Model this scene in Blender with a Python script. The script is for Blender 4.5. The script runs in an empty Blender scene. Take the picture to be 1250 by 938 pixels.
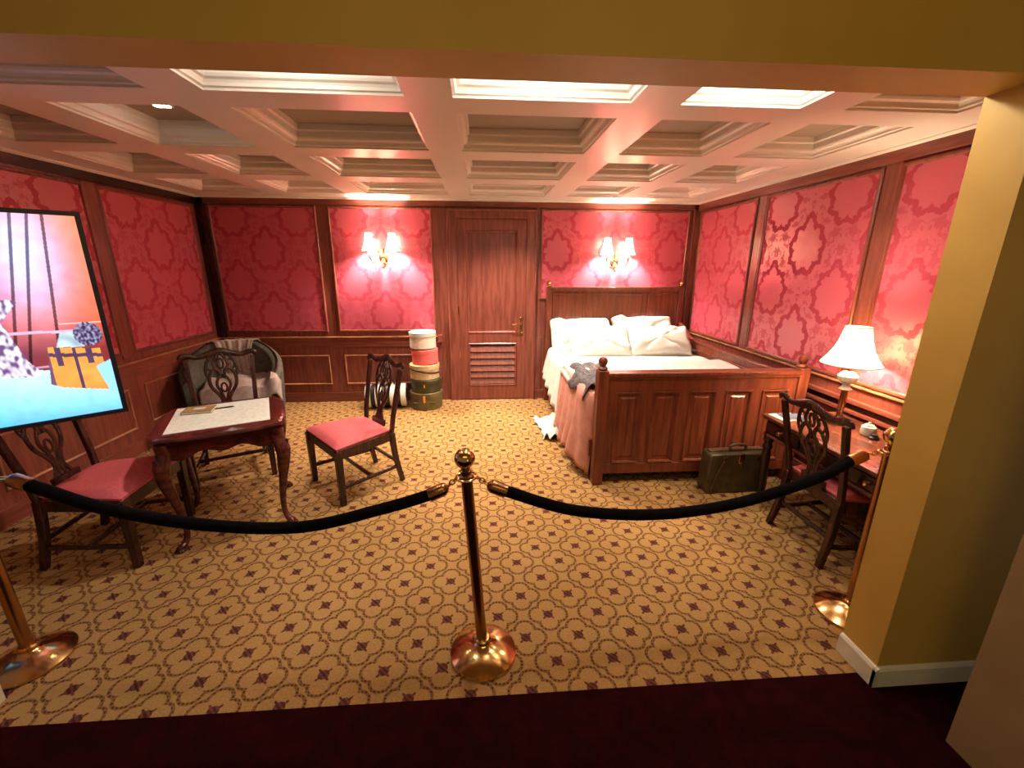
import bpy, bmesh, math, random
from mathutils import Vector, Matrix, noise as mnoise
random.seed(7)
PI = math.pi
S = bpy.context.scene
COL = S.collection

# ------------------------------------------------------------------ camera
YAW, PITCH, ROLL, CAMH, FPX = .071, -.272, .005, 1.679, 520.9
cy, sy, cp, sp = math.cos(YAW), math.sin(YAW), math.cos(PITCH), math.sin(PITCH)
fw = Vector((sy * cp, cy * cp, sp)); rt = Vector((cy, -sy, 0)); up = rt.cross(fw)
c_, s_ = math.cos(ROLL), math.sin(ROLL)
rt, up = c_ * rt + s_ * up, -s_ * rt + c_ * up
cam_data = bpy.data.cameras.new('camera')
cam_data.sensor_width = 36
cam_data.lens = FPX / 1250 * 36
cam_data.clip_start = .02
cam = bpy.data.objects.new('camera', cam_data)
COL.objects.link(cam)
m = Matrix((rt, up, -fw)).transposed().to_4x4()
m.translation = Vector((0, 0, CAMH))
cam.matrix_world = m
S.camera = cam

# ------------------------------------------------------------------ world, lights, exposure
w = bpy.data.worlds.new('world'); S.world = w; w.use_nodes = True
w.node_tree.nodes['Background'].inputs[0].default_value = (1, .8, .6, 1)
w.node_tree.nodes['Background'].inputs[1].default_value = .06
vs = S.view_settings
vs.view_transform = 'Standard'; vs.look = 'None'; vs.gamma = 1; vs.use_curve_mapping = False
vs.exposure = 1.5

def lamp(name, kind, loc, power, color, **kw):
    d = bpy.data.lights.new(name, kind)
    d.energy = power; d.color = color
    for k, v in kw.items():
        if k != 'aim': setattr(d, k, v)
    o = bpy.data.objects.new(name, d); COL.objects.link(o); o.location = loc
    if 'aim' in kw:
        o.rotation_euler = (Vector(kw['aim']) - Vector(loc)).to_track_quat('-Z', 'Y').to_euler()
    return o

for x, e in ((-.75, 2.6), (.3, 6), (1.23, 7)):
    lamp('coffer_lamp', 'POINT', (x, 1.84, 2.465), e, (1, .90, .78), shadow_soft_size=.05)
for x, y, e in ((.30, 2.78, 6), (-.50, 4.62, 14), (.30, 4.62, 34), (.30, 3.75, 22), (1.23, 3.70, 11), (2.03, 2.78, 9)):
    lamp('unseen_coffer_spot', 'SPOT', (x, y, 2.49), e * 3.2, (1, .86, .70), shadow_soft_size=.06, spot_size=1.75, spot_blend=.9, aim=(x, y, 0))
lamp('unseen_coffer_spot', 'SPOT', (-.75, 2.78, 2.49), 42, (1, .88, .74), shadow_soft_size=.05, spot_size=1.5, spot_blend=.6, aim=(-1.45, 2.85, 0))  # added spot without a fixture, aimed to brighten the table top
lamp('corridor_light', 'AREA', (.3, -.6, 2.72), 4, (1, .72, .30), shape='RECTANGLE', size=2.0, size_y=.6, aim=(.4, 1.25, 1.2))
lamp('corridor_fill', 'POINT', (.9, .1, .9), 1.3, (1, .78, .38), shadow_soft_size=.2)  # added unseen fill, lifts the soffit underside and pillar front

# ------------------------------------------------------------------ node helpers
class NT:
    def __init__(s, mat): s.t = mat.node_tree; s.n = s.t.nodes; s.l = s.t.links
    def new(s, typ, **kw):
        n = s.n.new(typ)
        for k, v in kw.items(): setattr(n, k, v)
        return n
    def put(s, sock, v):
        if hasattr(v, 'is_output') or isinstance(v, bpy.types.NodeSocket): s.l.new(v, sock)
        else: sock.default_value = v
    def m(s, op, a, b=0.0, c=0.0):
        n = s.new('ShaderNodeMath', operation=op)
        s.put(n.inputs[0], a); s.put(n.inputs[1], b)
        if op in ('MULTIPLY_ADD', 'SMOOTH_MIN', 'SMOOTH_MAX', 'WRAP'): s.put(n.inputs[2], c)
        return n.outputs[0]
    def add(s, a, b): return s.m('ADD', a, b)
    def sub(s, a, b): return s.m('SUBTRACT', a, b)
    def mul(s, a, b): return s.m('MULTIPLY', a, b)
    def ab(s, a): return s.m('ABSOLUTE', a)
    def lt(s, a, b): return s.m('LESS_THAN', a, b)
    def gt(s, a, b): return s.m('GREATER_THAN', a, b)
    def mx(s, a, b): return s.m('MAXIMUM', a, b)
    def mn(s, a, b): return s.m('MINIMUM', a, b)
    def hyp(s, a, b): return s.m('SQRT', s.add(s.mul(a, a), s.mul(b, b)))
    def step(s, a, e0, e1):
        n = s.new('ShaderNodeMapRange', interpolation_type='SMOOTHSTEP')
        s.put(n.inputs['Value'], a); s.put(n.inputs['From Min'], e0); s.put(n.inputs['From Max'], e1)
        return n.outputs[0]
    def sep(s, v):
        n = s.new('ShaderNodeSeparateXYZ'); s.l.new(v, n.inputs[0]); return n.outputs
    def com(s, x, y, z=0.0):
        n = s.new('ShaderNodeCombineXYZ'); s.put(n.inputs[0], x); s.put(n.inputs[1], y); s.put(n.inputs[2], z); return n.outputs[0]
    def noise(s, vec, scale, detail=2, rough=.5):
        n = s.new('ShaderNodeTexNoise'); n.inputs['Scale'].default_value = scale
        n.inputs['Detail'].default_value = detail; n.inputs['Roughness'].default_value = rough
        if vec is not None: s.l.new(vec, n.inputs['Vector'])
        return n.outputs[0]
    def mapv(s, vec, scale):
        n = s.new('ShaderNodeMapping'); s.l.new(vec, n.inputs[0]); n.inputs['Scale'].default_value = scale; return n.outputs[0]
    def mix(s, f, a, b):
        n = s.new('ShaderNodeMix', data_type='RGBA')
        s.put(n.inputs[0], f)
        for k, v in ((6, a), (7, b)):
            if isinstance(v, tuple): n.inputs[k].default_value = (*v[:3], 1)
            else: s.l.new(v, n.inputs[k])
        return n.outputs[2]
    def bump(s, h, strength=.3, dist=.01):
        n = s.new('ShaderNodeBump'); n.inputs['Strength'].default_value = strength; n.inputs['Distance'].default_value = dist
        s.l.new(h, n.inputs['Height']); return n.outputs[0]

def srgb(r, g, b):
    f = lambda c: (c / 255 / 12.92) if c <= 10 else ((c / 255 + .055) / 1.055) ** 2.4
    return (f(r), f(g), f(b))

def base_mat(name, color, rough=.5, metal=0., spec=.5, **kw):
    mt = bpy.data.materials.new(name); mt.use_nodes = True
    b = mt.node_tree.nodes['Principled BSDF']
    b.inputs['Base Color'].default_value = (*color, 1)
    b.inputs['Roughness'].default_value = rough
    b.inputs['Metallic'].default_value = metal
    b.inputs['Specular IOR Level'].default_value = spec
    for k, v in kw.items(): b.inputs[k].default_value = v
    return mt, NT(mt), b

def varied(name, c1, c2, rough=.6, scale=8, stretch=(1, 1, 1), bump=.0, detail=3, **kw):
    mt, n, b = base_mat(name, c1, rough, **kw)
    co = n.new('ShaderNodeTexCoord').outputs['Object']
    f = n.noise(n.mapv(co, stretch), scale, detail)
    f2 = n.step(f, .35, .65)
    n.l.new(n.mix(f2, c1, c2), b.inputs['Base Color'])
    if bump: n.l.new(n.bump(n.noise(n.mapv(co, stretch), scale * 6, 2), bump, .004), b.inputs['Normal'])
    return mt

M = {}
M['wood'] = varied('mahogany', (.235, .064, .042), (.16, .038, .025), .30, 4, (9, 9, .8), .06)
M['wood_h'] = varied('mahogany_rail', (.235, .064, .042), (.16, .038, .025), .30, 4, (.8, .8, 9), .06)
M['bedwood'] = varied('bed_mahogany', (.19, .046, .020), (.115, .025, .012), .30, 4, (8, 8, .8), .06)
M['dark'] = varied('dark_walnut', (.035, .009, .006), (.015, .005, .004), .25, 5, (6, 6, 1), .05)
M['chairwood'] = varied('chair_walnut', (.055, .015, .009), (.022, .007, .005), .24, 5, (6, 6, 1), .05)
M['tablewood'] = varied('polished_table_wood', (.12, .022, .016), (.055, .010, .009), .16, 5, (2, 6, 6), .03)
M['deskwood'] = varied('desk_wood', (.17, .052, .030), (.09, .024, .014), .20, 4, (6, 1, 6), .04)
M['gold'] = varied('gilt_line', (.45, .20, .09), (.30, .12, .05), .35, 10)
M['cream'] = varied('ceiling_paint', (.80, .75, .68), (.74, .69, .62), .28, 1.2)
M['darkpanel'] = varied('coffer_panel_darker', (.37, .30, .22), (.32, .26, .19), .6, 1.6)  # recessed panels, darker and rougher than the ceiling beams
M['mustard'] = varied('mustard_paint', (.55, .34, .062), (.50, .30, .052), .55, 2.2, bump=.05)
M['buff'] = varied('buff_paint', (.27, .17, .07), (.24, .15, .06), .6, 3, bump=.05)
M['white'] = varied('white_paint', (.72, .66, .50), (.66, .60, .45), .4, 2)
M['brass'] = varied('polished_brass', (.78, .52, .22), (.68, .43, .17), .16, 6, metal=1.)
M['antique'] = varied('antique_brass', (.45, .24, .10), (.34, .17, .07), .27, 6, metal=1.)
M['rope'] = varied('black_velvet', (.0025, .002, .0025), (.005, .004, .004), .95, 60, bump=.2, spec=.08)
M['maroon'] = varied('maroon_carpet', (.020, .0008, .0022), (.012, .0005, .0012), .95, 14, bump=.4, spec=.05)
M['pinkseat'] = varied('rose_seat_fabric', (.62, .11, .12), (.52, .085, .10), .65, 90, bump=.3)
M['linen'] = varied('white_linen', (.60, .60, .55), (.54, .54, .49), .8, 12, bump=.1)
M['coverlet'] = varied('rose_coverlet', (.55, .25, .19), (.48, .20, .15), .6, 14, bump=.15)
M['lace'] = varied('black_lace', (.02, .015, .018), (.10, .08, .08), .7, 45, bump=.3)
M['chairgrey'] = varied('grey_green_upholstery', (.085, .085, .062), (.055, .055, .042), .8, 25, bump=.2)
M['throw'] = varied('grey_mauve_wool', (.34, .28, .25), (.28, .22, .20), .9, 25, bump=.3)
M['leather'] = varied('dark_olive_leather', (.085, .058, .024), (.050, .034, .015), .42, 12, bump=.3)
M['strap'] = varied('brown_leather_strap', (.10, .05, .02), (.07, .035, .015), .5, 20)
M['hatwhite'] = varied('ivory_card', (.80, .68, .58), (.74, .62, .52), .6, 8)
M['hatpink'] = varied('pink_card', (.85, .16, .15), (.78, .13, .12), .55, 8)
M['hatcream'] = varied('cream_card', (.55, .42, .24), (.45, .32, .16), .6, 22)
M['hatgreen'] = varied('dark_green_card', (.055, .050, .018), (.035, .032, .012), .4, 10)
M['hatolive'] = varied('olive_card', (.14, .105, .035), (.09, .065, .02), .45, 9)
M['ribbon'] = varied('dark_ribbon', (.05, .022, .012), (.03, .015, .01), .5, 10)
M['blackleather'] = varied('black_leather', (.012, .010, .010), (.02, .016, .014), .4, 20)
M['whiteleather'] = varied('white_leather', (.80, .78, .72), (.72, .70, .64), .4, 20)
M['tvblack'] = varied('black_plastic', (.012, .010, .014), (.016, .013, .018), .35, 6)
M['paper'] = varied('paper', (.75, .66, .52), (.68, .60, .47), .6, 9)
M['tan'] = varied('tan_leather', (.34, .22, .10), (.27, .17, .07), .5, 14)
M['porcelain'] = varied('porcelain', (.72, .70, .62), (.45, .50, .46), .15, 22)
M['blackiron'] = varied('black_iron', (.012, .011, .010), (.02, .018, .016), .35, 9)
M['bluegrey'] = varied('blue_grey_print', (.10, .15, .24), (.05, .07, .12), .35, 12)
M['crystal'] = base_mat('crystal', (.95, .92, .85), .05, 0, .8, **{'Transmission Weight': .7})[0]

# lace panel on the table: white with a faint openwork texture
mt, n, b = base_mat('lace_inlay', (.75, .76, .62), .35)
co = n.new('ShaderNodeTexCoord').outputs['Object']
f = n.step(n.noise(co, 45, 3), .42, .6)
n.l.new(n.mix(f, (.80, .82, .74), (.68, .70, .62)), b.inputs['Base Color'])
M['inlay'] = mt

# lamp shades: translucent cloth around a bulb
def shade_mat(name, col, em, tr=.55):
    mt = bpy.data.materials.new(name); mt.use_nodes = True; n = NT(mt); n.n.clear()
    out = n.new('ShaderNodeOutputMaterial')
    k = min(1, tr * 1.6)
    d = n.new('ShaderNodeBsdfDiffuse'); d.inputs[0].default_value = (*[v * .8 for v in col], 1)
    t = n.new('ShaderNodeBsdfTranslucent'); t.inputs[0].default_value = (*[v * k for v in col], 1)
    mx = n.new('ShaderNodeMixShader'); mx.inputs[0].default_value = tr
    n.l.new(d.outputs[0], mx.inputs[1]); n.l.new(t.outputs[0], mx.inputs[2])
    e = n.new('ShaderNodeEmission'); e.inputs[0].default_value = (*col, 1); e.inputs[1].default_value = em
    # pleats
    co = n.new('ShaderNodeTexCoord').outputs['Object']
    a = n.new('ShaderNodeAddShader'); n.l.new(mx.outputs[0], a.inputs[0]); n.l.new(e.outputs[0], a.inputs[1])
    n.l.new(a.outputs[0], out.inputs[0])
    return mt
M['shade'] = shade_mat('sconce_shade_cloth', (1, .82, .58), 1.6, .26)
M['deskshade'] = shade_mat('desk_shade_cloth', (1, .76, .50), .35)
M['bulb'] = base_mat('lit_bulb', (1, .8, .5), .5, **{'Emission Color': (1, .75, .42, 1), 'Emission Strength': 12})[0]

# carpet: quatrefoils of dotted brown line around a small dark star
mt, n, b = base_mat('figured_carpet', (.5, .3, .13), .95, spec=.1)
pos = n.new('ShaderNodeNewGeometry').outputs['Position']
X, Y, Z = n.sep(pos)
def carpet_set(ox, oy):
    PX, PY = .250, .262
    u = n.sub(n.m('WRAP', n.add(X, ox), PX, 0.0), PX / 2)
    v = n.sub(n.m('WRAP', n.add(Y, oy), PY, 0.0), PY / 2)
    au, av = n.ab(u), n.ab(v)
    hi, lo = n.mx(au, av), n.mn(au, av)
    d = n.sub(n.hyp(n.sub(hi, .048), lo), .047)
    line = n.sub(1.0, n.step(n.ab(d), .0045, .0090))
    star_r = n.add(n.mul(hi, 1.0), n.mul(lo, .25))
    star = n.sub(1.0, n.step(star_r, .021, .026))
    tips = n.mul(n.sub(1.0, n.step(n.ab(n.sub(hi, lo)), .005, .009)), n.sub(1.0, n.step(hi, .026, .030)))
    star = n.mx(n.mul(star, 1.0), tips)
    return line, star
PX2, PY2 = .250, .262
l1, s1 = carpet_set(-.809 + .125, -1.988 + .131)
l2, s2 = carpet_set(-.809 + .125 + .125, -1.988 + .131 + .131)
line, star = n.mx(l1, l2), n.mx(s1, s2)
dots = n.mul(n.step(n.m('SINE', n.mul(X, 2 * PI / .0165)), -.75, -.1), 1.0)
dots2 = n.step(n.m('SINE', n.mul(Y, 2 * PI / .0165)), -.75, -.1)
line = n.mul(line, n.mx(.55, n.mul(dots, dots2)))
pile = n.noise(pos, 120, 2); worn = n.noise(pos, 1.3, 3)
ground = n.mix(n.step(pile, .3, .7), (.355, .205, .070), (.28, .158, .052))
ground = n.mix(n.mul(n.step(worn, .4, .7), .35), ground, (.44, .265, .105))
c1 = n.mix(n.mul(line, .95), ground, (.070, .018, .007))
hole = n.mul(n.step(n.m('SINE', n.mul(n.add(X, Y), 2 * PI / .026)), -.2, .4), .45)
starc = n.mix(hole, (.045, .008, .014), (.20, .05, .04))
c2 = n.mix(n.mul(star, .92), c1, starc)
n.l.new(c2, b.inputs['Base Color'])
n.l.new(n.bump(pile, .5, .004), b.inputs['Normal'])
M['carpet'] = mt

# crimson damask, ogee rings in half drop; each panel carries its own local origin
mt, n, b = base_mat('crimson_damask', (.4, .03, .06), .4)
X, Y, Z = n.sep(n.new('ShaderNodeTexCoord').outputs['Object'])
def damask(ox, oz):
    u = n.sub(n.m('WRAP', n.add(X, ox + .35), .70, 0.0), .35)
    v = n.sub(n.m('WRAP', n.add(Z, oz + .36), .72, 0.0), .36)
    au = n.ab(u)
    th = n.m('ARCTAN2', v, au)
    r = n.hyp(au, n.mul(v, .93))
    crown = n.mul(n.step(v, .08, .26), n.mul(n.sub(1.0, n.step(au, .0, .11)), .05))
    scal = n.mul(n.m('SINE', n.mul(th, 9.0)), .014)
    d = n.sub(n.sub(r, .175), n.add(scal, crown))
    nz = n.noise(n.com(au, v, ox), 26, 2)
    ring = n.sub(1.0, n.step(n.ab(n.add(d, n.mul(n.sub(nz, .5), .06))),   .018, .030))
    return ring, u, v, r
r1, u1, v1, q1 = damask(0, 0)
r2, u2, v2, q2 = damask(.35, .36)
near = n.lt(q1, q2)
nu = n.noise(n.com(n.ab(u1), v1, .3), 13, 3, .6)
flor = n.mul(n.step(nu, .53, .57), n.mul(n.step(q1, .205, .23), n.step(q2, .205, .23)))
nu2 = n.noise(n.com(n.ab(u1), n.mul(v1, .6), 1.7), 30, 2, .6)
flor2 = n.mul(n.mul(n.step(nu2, .60, .63), .7), n.step(n.mn(q1, q2), .14, .2))
pat = n.mx(n.mx(r1, r2), n.mx(n.mul(flor, .55), n.mul(flor2, .8)))
weave = n.noise(n.com(X, Z, 0.0), 260, 1)
c = n.mix(n.mul(pat, .85), (.52, .080, .125), (.36, .034, .062))
n.l.new(c, b.inputs['Base Color'])
n.l.new(n.add(.30, n.mul(pat, .45)), b.inputs['Roughness'])
n.l.new(n.sub(.8, n.mul(pat, .7)), b.inputs['Specular IOR Level'])
n.l.new(n.bump(n.add(n.mul(pat, .6), n.mul(weave, .4)), .12, .002), b.inputs['Normal'])
b.inputs['Sheen Weight'].default_value = .25
b.inputs['Sheen Tint'].default_value = (1, .5, .55, 1)
M['damask'] = mt

# ------------------------------------------------------------------ mesh builder
class MB:
    def __init__(s): s.v = []; s.f = []
    def raw(s, vs_, fs, mtx=None):
        k = len(s.v)
        s.v += [tuple(mtx @ Vector(p)) if mtx else tuple(p) for p in vs_]
        s.f += [tuple(i + k for i in f) for f in fs]; return s
    def box(s, x0, x1, y0, y1, z0, z1, mtx=None):
        vs_ = [(x, y, z) for x in (x0, x1) for y in (y0, y1) for z in (z0, z1)]
        return s.raw(vs_, [(0, 1, 3, 2), (4, 6, 7, 5), (0, 4, 5, 1), (2, 3, 7, 6), (0, 2, 6, 4), (1, 5, 7, 3)], mtx)
    def tube(s, pts, rad, seg=10, sect=(1, 1), upv=None, closed=False, cap=True):
        pts = [Vector(p) for p in pts]; n_ = len(pts)
        if not hasattr(rad, '__len__'): rad = [rad] * n_
        k = len(s.v); ref = Vector(upv) if upv else None; prev = None
        for i, p in enumerate(pts):
            a = pts[(i - 1) % n_] if (closed or i) else p
            b_ = pts[(i + 1) % n_] if (closed or i < n_ - 1) else p
            t = (b_ - a).normalized()
            if ref is not None: x = t.cross(ref)
            elif prev is not None: x = prev - t * prev.dot(t)
            else: x = t.cross(Vector((0, 0, 1))) if abs(t.z) < .9 else t.cross(Vector((0, 1, 0)))
            if x.length < 1e-6: x = t.orthogonal()
            x.normalize(); prev = x; y = t.cross(x).normalized()
            for j in range(seg):
                an = 2 * PI * j / seg
                s.v.append(tuple(p + x * math.cos(an) * rad[i] * sect[0] + y * math.sin(an) * rad[i] * sect[1]))
        for i in range(n_ if closed else n_ - 1):
            for j in range(seg):
                a0, a1 = k + i * seg, k + ((i + 1) % n_) * seg
                s.f.append((a0 + j, a0 + (j + 1) % seg, a1 + (j + 1) % seg, a1 + j))
        if cap and not closed:
            s.f.append(tuple(k + j for j in reversed(range(seg)))); s.f.append(tuple(k + (n_ - 1) * seg + j for j in range(seg)))
        return s
    def bar(s, pts, w_, h_, upv=(0, 0, 1)):
        """rectangular bar along points; w across, h along upv"""
        pts = [Vector(p) for p in pts]; k = len(s.v); u = Vector(upv).normalized()
        ws = w_ if hasattr(w_, '__len__') else [w_] * len(pts); hs = h_ if hasattr(h_, '__len__') else [h_] * len(pts)
        for i, p in enumerate(pts):
            t = (pts[min(i + 1, len(pts) - 1)] - pts[max(i - 1, 0)]).normalized()
            x = t.cross(u).normalized(); y = x.cross(t).normalized()
            for a, b_ in ((-1, -1), (1, -1), (1, 1), (-1, 1)):
                s.v.append(tuple(p + x * a * ws[i] / 2 + y * b_ * hs[i] / 2))
        for i in range(len(pts) - 1):
            for j in range(4):
                s.f.append((k + i * 4 + j, k + i * 4 + (j + 1) % 4, k + (i + 1) * 4 + (j + 1) % 4, k + (i + 1) * 4 + j))
        s.f.append((k + 3, k + 2, k + 1, k)); e = k + (len(pts) - 1) * 4; s.f.append((e, e + 1, e + 2, e + 3)); return s
    def lathe(s, prof, c=(0, 0, 0), seg=24, mtx=None, sx=1, sy_=1, scal=None):
        vs_ = []; fs = []
        for r, z in prof:
            for j in range(seg):
                a = 2 * PI * j / seg; q = r * (1 + (scal(a) if scal else 0))
                vs_.append((c[0] + q * math.cos(a) * sx, c[1] + q * math.sin(a) * sy_, c[2] + z))
        for i in range(len(prof) - 1):
            for j in range(seg):
                fs.append((i * seg + j, i * seg + (j + 1) % seg, (i + 1) * seg + (j + 1) % seg, (i + 1) * seg + j))
        if prof[0][0] > 1e-5: fs.append(tuple(reversed(range(seg))))
        if prof[-1][0] > 1e-5: fs.append(tuple((len(prof) - 1) * seg + j for j in range(seg)))
        return s.raw(vs_, fs, mtx)
    def prism(s, poly, o, ux, uy, depth):
        """polygon (a,b) in plane o + a*ux + b*uy, extruded by vector depth"""
        o, ux, uy, d = Vector(o), Vector(ux), Vector(uy), Vector(depth); n_ = len(poly)
        p0 = [o + ux * a + uy * b_ for a, b_ in poly]
        vs_ = p0 + [p + d for p in p0]
        fs = [tuple(range(n_)), tuple(reversed(range(n_, 2 * n_)))] + [(i, i + n_, (i + 1) % n_ + n_, (i + 1) % n_) for i in range(n_)]
        return s.raw(vs_, fs)
    def pillow(s, cx, cy_, cz, a, b_, c, e=.45, ez=.9, nu=28, nv=14, mtx=None, wr=0., seed=0):
        f = lambda x, p: math.copysign(abs(x) ** p, x)
        vs_ = []; fs = []
        for i in range(nv + 1):
            ph = -PI / 2 + PI * i / nv
            for j in range(nu):
                th = 2 * PI * j / nu
                cr = f(math.cos(ph), .55)
                ear = 1 + (.10 * abs(math.sin(2 * th)) ** 4 * cr if wr else 0)
                x = a * cr * f(math.cos(th), e) * ear; y = b_ * cr * f(math.sin(th), e) * ear; z = c * f(math.sin(ph), ez)
                corner = abs(math.sin(2 * th)) ** 3
                z *= 1 - .35 * corner * cr
                if wr:
                    q = mnoise.noise(Vector((x * 9 + seed, y * 9, z * 4 + seed))) * wr
                    x += q; y += q * .6; z += q * 1.2
                vs_.append((cx + x, cy_ + y, cz + z))
        for i in range(nv):
            for j in range(nu):
                fs.append((i * nu + j, i * nu + (j + 1) % nu, (i + 1) * nu + (j + 1) % nu, (i + 1) * nu + j))
        return s.raw(vs_, fs, mtx)
    def grid(s, fn, nu, nv):
        vs_ = [fn(i / nu, j / nv) for i in range(nu + 1) for j in range(nv + 1)]
        fs = [(i * (nv + 1) + j, (i + 1) * (nv + 1) + j, (i + 1) * (nv + 1) + j + 1, i * (nv + 1) + j + 1) for i in range(nu) for j in range(nv)]
        return s.raw(vs_, fs)
    def build(s, name, mat, parent=None, bevel=0., smooth=True, solid=0., sub=0, loc=None):
        me = bpy.data.meshes.new(name); me.from_pydata(s.v, [], s.f); me.validate()
        bm = bmesh.new(); bm.from_mesh(me)
        bmesh.ops.recalc_face_normals(bm, faces=bm.faces); bm.to_mesh(me); bm.free()
        me.materials.append(M[mat] if isinstance(mat, str) else mat)
        if smooth:
            me.polygons.foreach_set('use_smooth', [True] * len(me.polygons)); me.set_sharp_from_angle(angle=math.radians(38))
        o = bpy.data.objects.new(name, me); COL.objects.link(o)
        if parent is not None: o.parent = parent
        if loc is not None: o.location = loc
        if solid:
            md = o.modifiers.new('thickness', 'SOLIDIFY'); md.thickness = solid; md.offset = 0
        if bevel:
            md = o.modifiers.new('bevel', 'BEVEL'); md.width = bevel; md.segments = 2; md.limit_method = 'ANGLE'; md.angle_limit = math.radians(40)
        if sub:
            md = o.modifiers.new('subsurf', 'SUBSURF'); md.levels = sub; md.render_levels = sub
        return o

def tag(o, label=None, cat=None, group=None, kind=None):
    if label: o['label'] = label
    if cat: o['category'] = cat
    if group: o['group'] = group
    if kind: o['kind'] = kind
    return o
def thing(name, loc, rz, label, cat, group=None):
    o = bpy.data.objects.new(name, None); COL.objects.link(o); o.location = loc; o.rotation_euler = (0, 0, rz)
    o.empty_display_size = .1
    return tag(o, label, cat, group)
def copy_tree(o, loc, rz, label, group=None):
    def rec(a, par):
        c = a.copy(); COL.objects.link(c); c.parent = par
        for ch in [q for q in a.children]: rec(ch, c)
        return c
    kids = list(o.children)
    c = o.copy(); COL.objects.link(c); c.location = loc; c.rotation_euler = (0, 0, rz); c['label'] = label
    if group: c['group'] = group
    for k in kids: rec(k, c)
    return c
def ease(pts, n_=8):
    """Catmull-Rom through points"""
    P = [Vector(p) for p in pts]; P = [2 * P[0] - P[1]] + P + [2 * P[-1] - P[-2]]; out = []
    for i in range(1, len(P) - 2):
        for k in range(n_):
            t = k / n_; a, b_, c, d = P[i - 1:i + 3]
            out.append(.5 * ((2 * b_) + (c - a) * t + (2 * a - 5 * b_ + 4 * c - d) * t * t + (3 * b_ - a - 3 * c + d) * t ** 3))
    out.append(P[-2]); return out
def lerpr(r, n_):
    out = []
    for i in range(n_):
        t = i / (n_ - 1) * (len(r) - 1); k = min(int(t), len(r) - 2); out.append(r[k] + (r[k + 1] - r[k]) * (t - k))
    return out

# ------------------------------------------------------------------ room shell
XL, XR, D, H = -3.145, 2.623, 5.31, 2.4
YC0, YC1 = 1.27, 1.44          # the opening wall between room and corridor
o = MB().box(XL - .1, XR + .1, YC0 + .055, D + .1, -.05, 0).build('floor', 'carpet', smooth=False); tag(o, 'gold carpet with dotted quatrefoils and small dark stars', kind='structure')
o = MB().box(-3.3, 3.0, -1.4, YC0 + .055, -.05, 0).build('floor_corridor', 'maroon', smooth=False); tag(o, 'dark maroon carpet in front of the roped room', kind='structure')
T = .06
wb = MB().box(XL - T, XR + T, D, D + T, 0, H + .35).build('wall_back', 'wood', smooth=False); tag(wb, 'mahogany panelled back wall with crimson damask panels', kind='structure')
wr = MB().box(XR, XR + T, YC0, D, 0, H + .35).build('wall_right', 'wood', smooth=False); tag(wr, 'mahogany right wall with crimson damask panels', kind='structure')
wl = MB().box(XL - T, XL, YC0, D, 0, H + .35).build('wall_left', 'wood', smooth=False); tag(wl, 'mahogany left wall with crimson damask panels', kind='structure')

class WallFrame:
    """local frame on a wall: a runs along the wall, n points into the room"""
    def __init__(s, o, a, n_, par): s.o, s.a, s.n, s.par = Vector(o), Vector(a), Vector(n_), par
    def p(s, a, z, d): return s.o + s.a * a + s.n * d + Vector((0, 0, z))
    def boxb(s, mb, a0, a1, z0, z1, d0, d1):
        vs_ = [s.p(a, z, d) for a in (a0, a1) for d in (d0, d1) for z in (z0, z1)]
        mb.raw(vs_, [(0, 1, 3, 2), (4, 6, 7, 5), (0, 4, 5, 1), (2, 3, 7, 6), (0, 2, 6, 4), (1, 5, 7, 3)])
    def box(s, name, mat, a0, a1, z0, z1, d0, d1, bevel=.003):
        mb = MB(); s.boxb(mb, a0, a1, z0, z1, d0, d1)
        return mb.build(name, mat, s.par, bevel=bevel, smooth=False)
    def frame(s, name, mat, a0, a1, z0, z1, prof):
        """mitred frame: prof = list of (inset from outer edge, depth)"""
        mb = MB(); vs_ = []; fs = []
        for ins, d in prof:
            vs_ += [s.p(a0 + ins, z0 + ins, d), s.p(a1 - ins, z0 + ins, d), s.p(a1 - ins, z1 - ins, d), s.p(a0 + ins, z1 - ins, d)]
        for i in range(len(prof) - 1):
            for j in range(4): fs.append((i * 4 + j, i * 4 + (j + 1) % 4, (i + 1) * 4 + (j + 1) % 4, (i + 1) * 4 + j))
        mb.raw(vs_, fs); return mb.build(name, mat, s.par, smooth=False)
    def fabric(s, a0, a1, z0, z1):
        f = s.frame('panel_moulding', 'wood', a0 - .03, a1 + .03, z0 - .03, z1 + .03, [(0, .0), (0, .012), (.008, .020), (.020, .020), (.026, .010), (.034, .006)])
        mb = MB().box(-(a1 - a0) / 2, (a1 - a0) / 2, -.004, .004, z0 - 1.10, z1 - 1.10)
        o = mb.build('fabric_panel', 'damask', s.par, smooth=False)
        o.location = s.p((a0 + a1) / 2, 1.10, .004); o.rotation_euler = (0, 0, math.atan2(s.a.y, s.a.x))
        return o
    def lower(s, a0, a1, z0=.225, z1=.60):
        s.frame('lower_moulding', 'gold', a0, a1, z0, z1, [(0, 0), (0, .010), (.006, .016), (.014, .012), (.018, .0)])
WB = WallFrame((0, D, 0), (1, 0, 0), (0, -1, 0), wb)
WR = WallFrame((XR, 0, 0), (0, 1, 0), (-1, 0, 0), wr)
WL = WallFrame((XL, 0, 0), (0, 1, 0), (1, 0, 0), wl)
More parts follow.
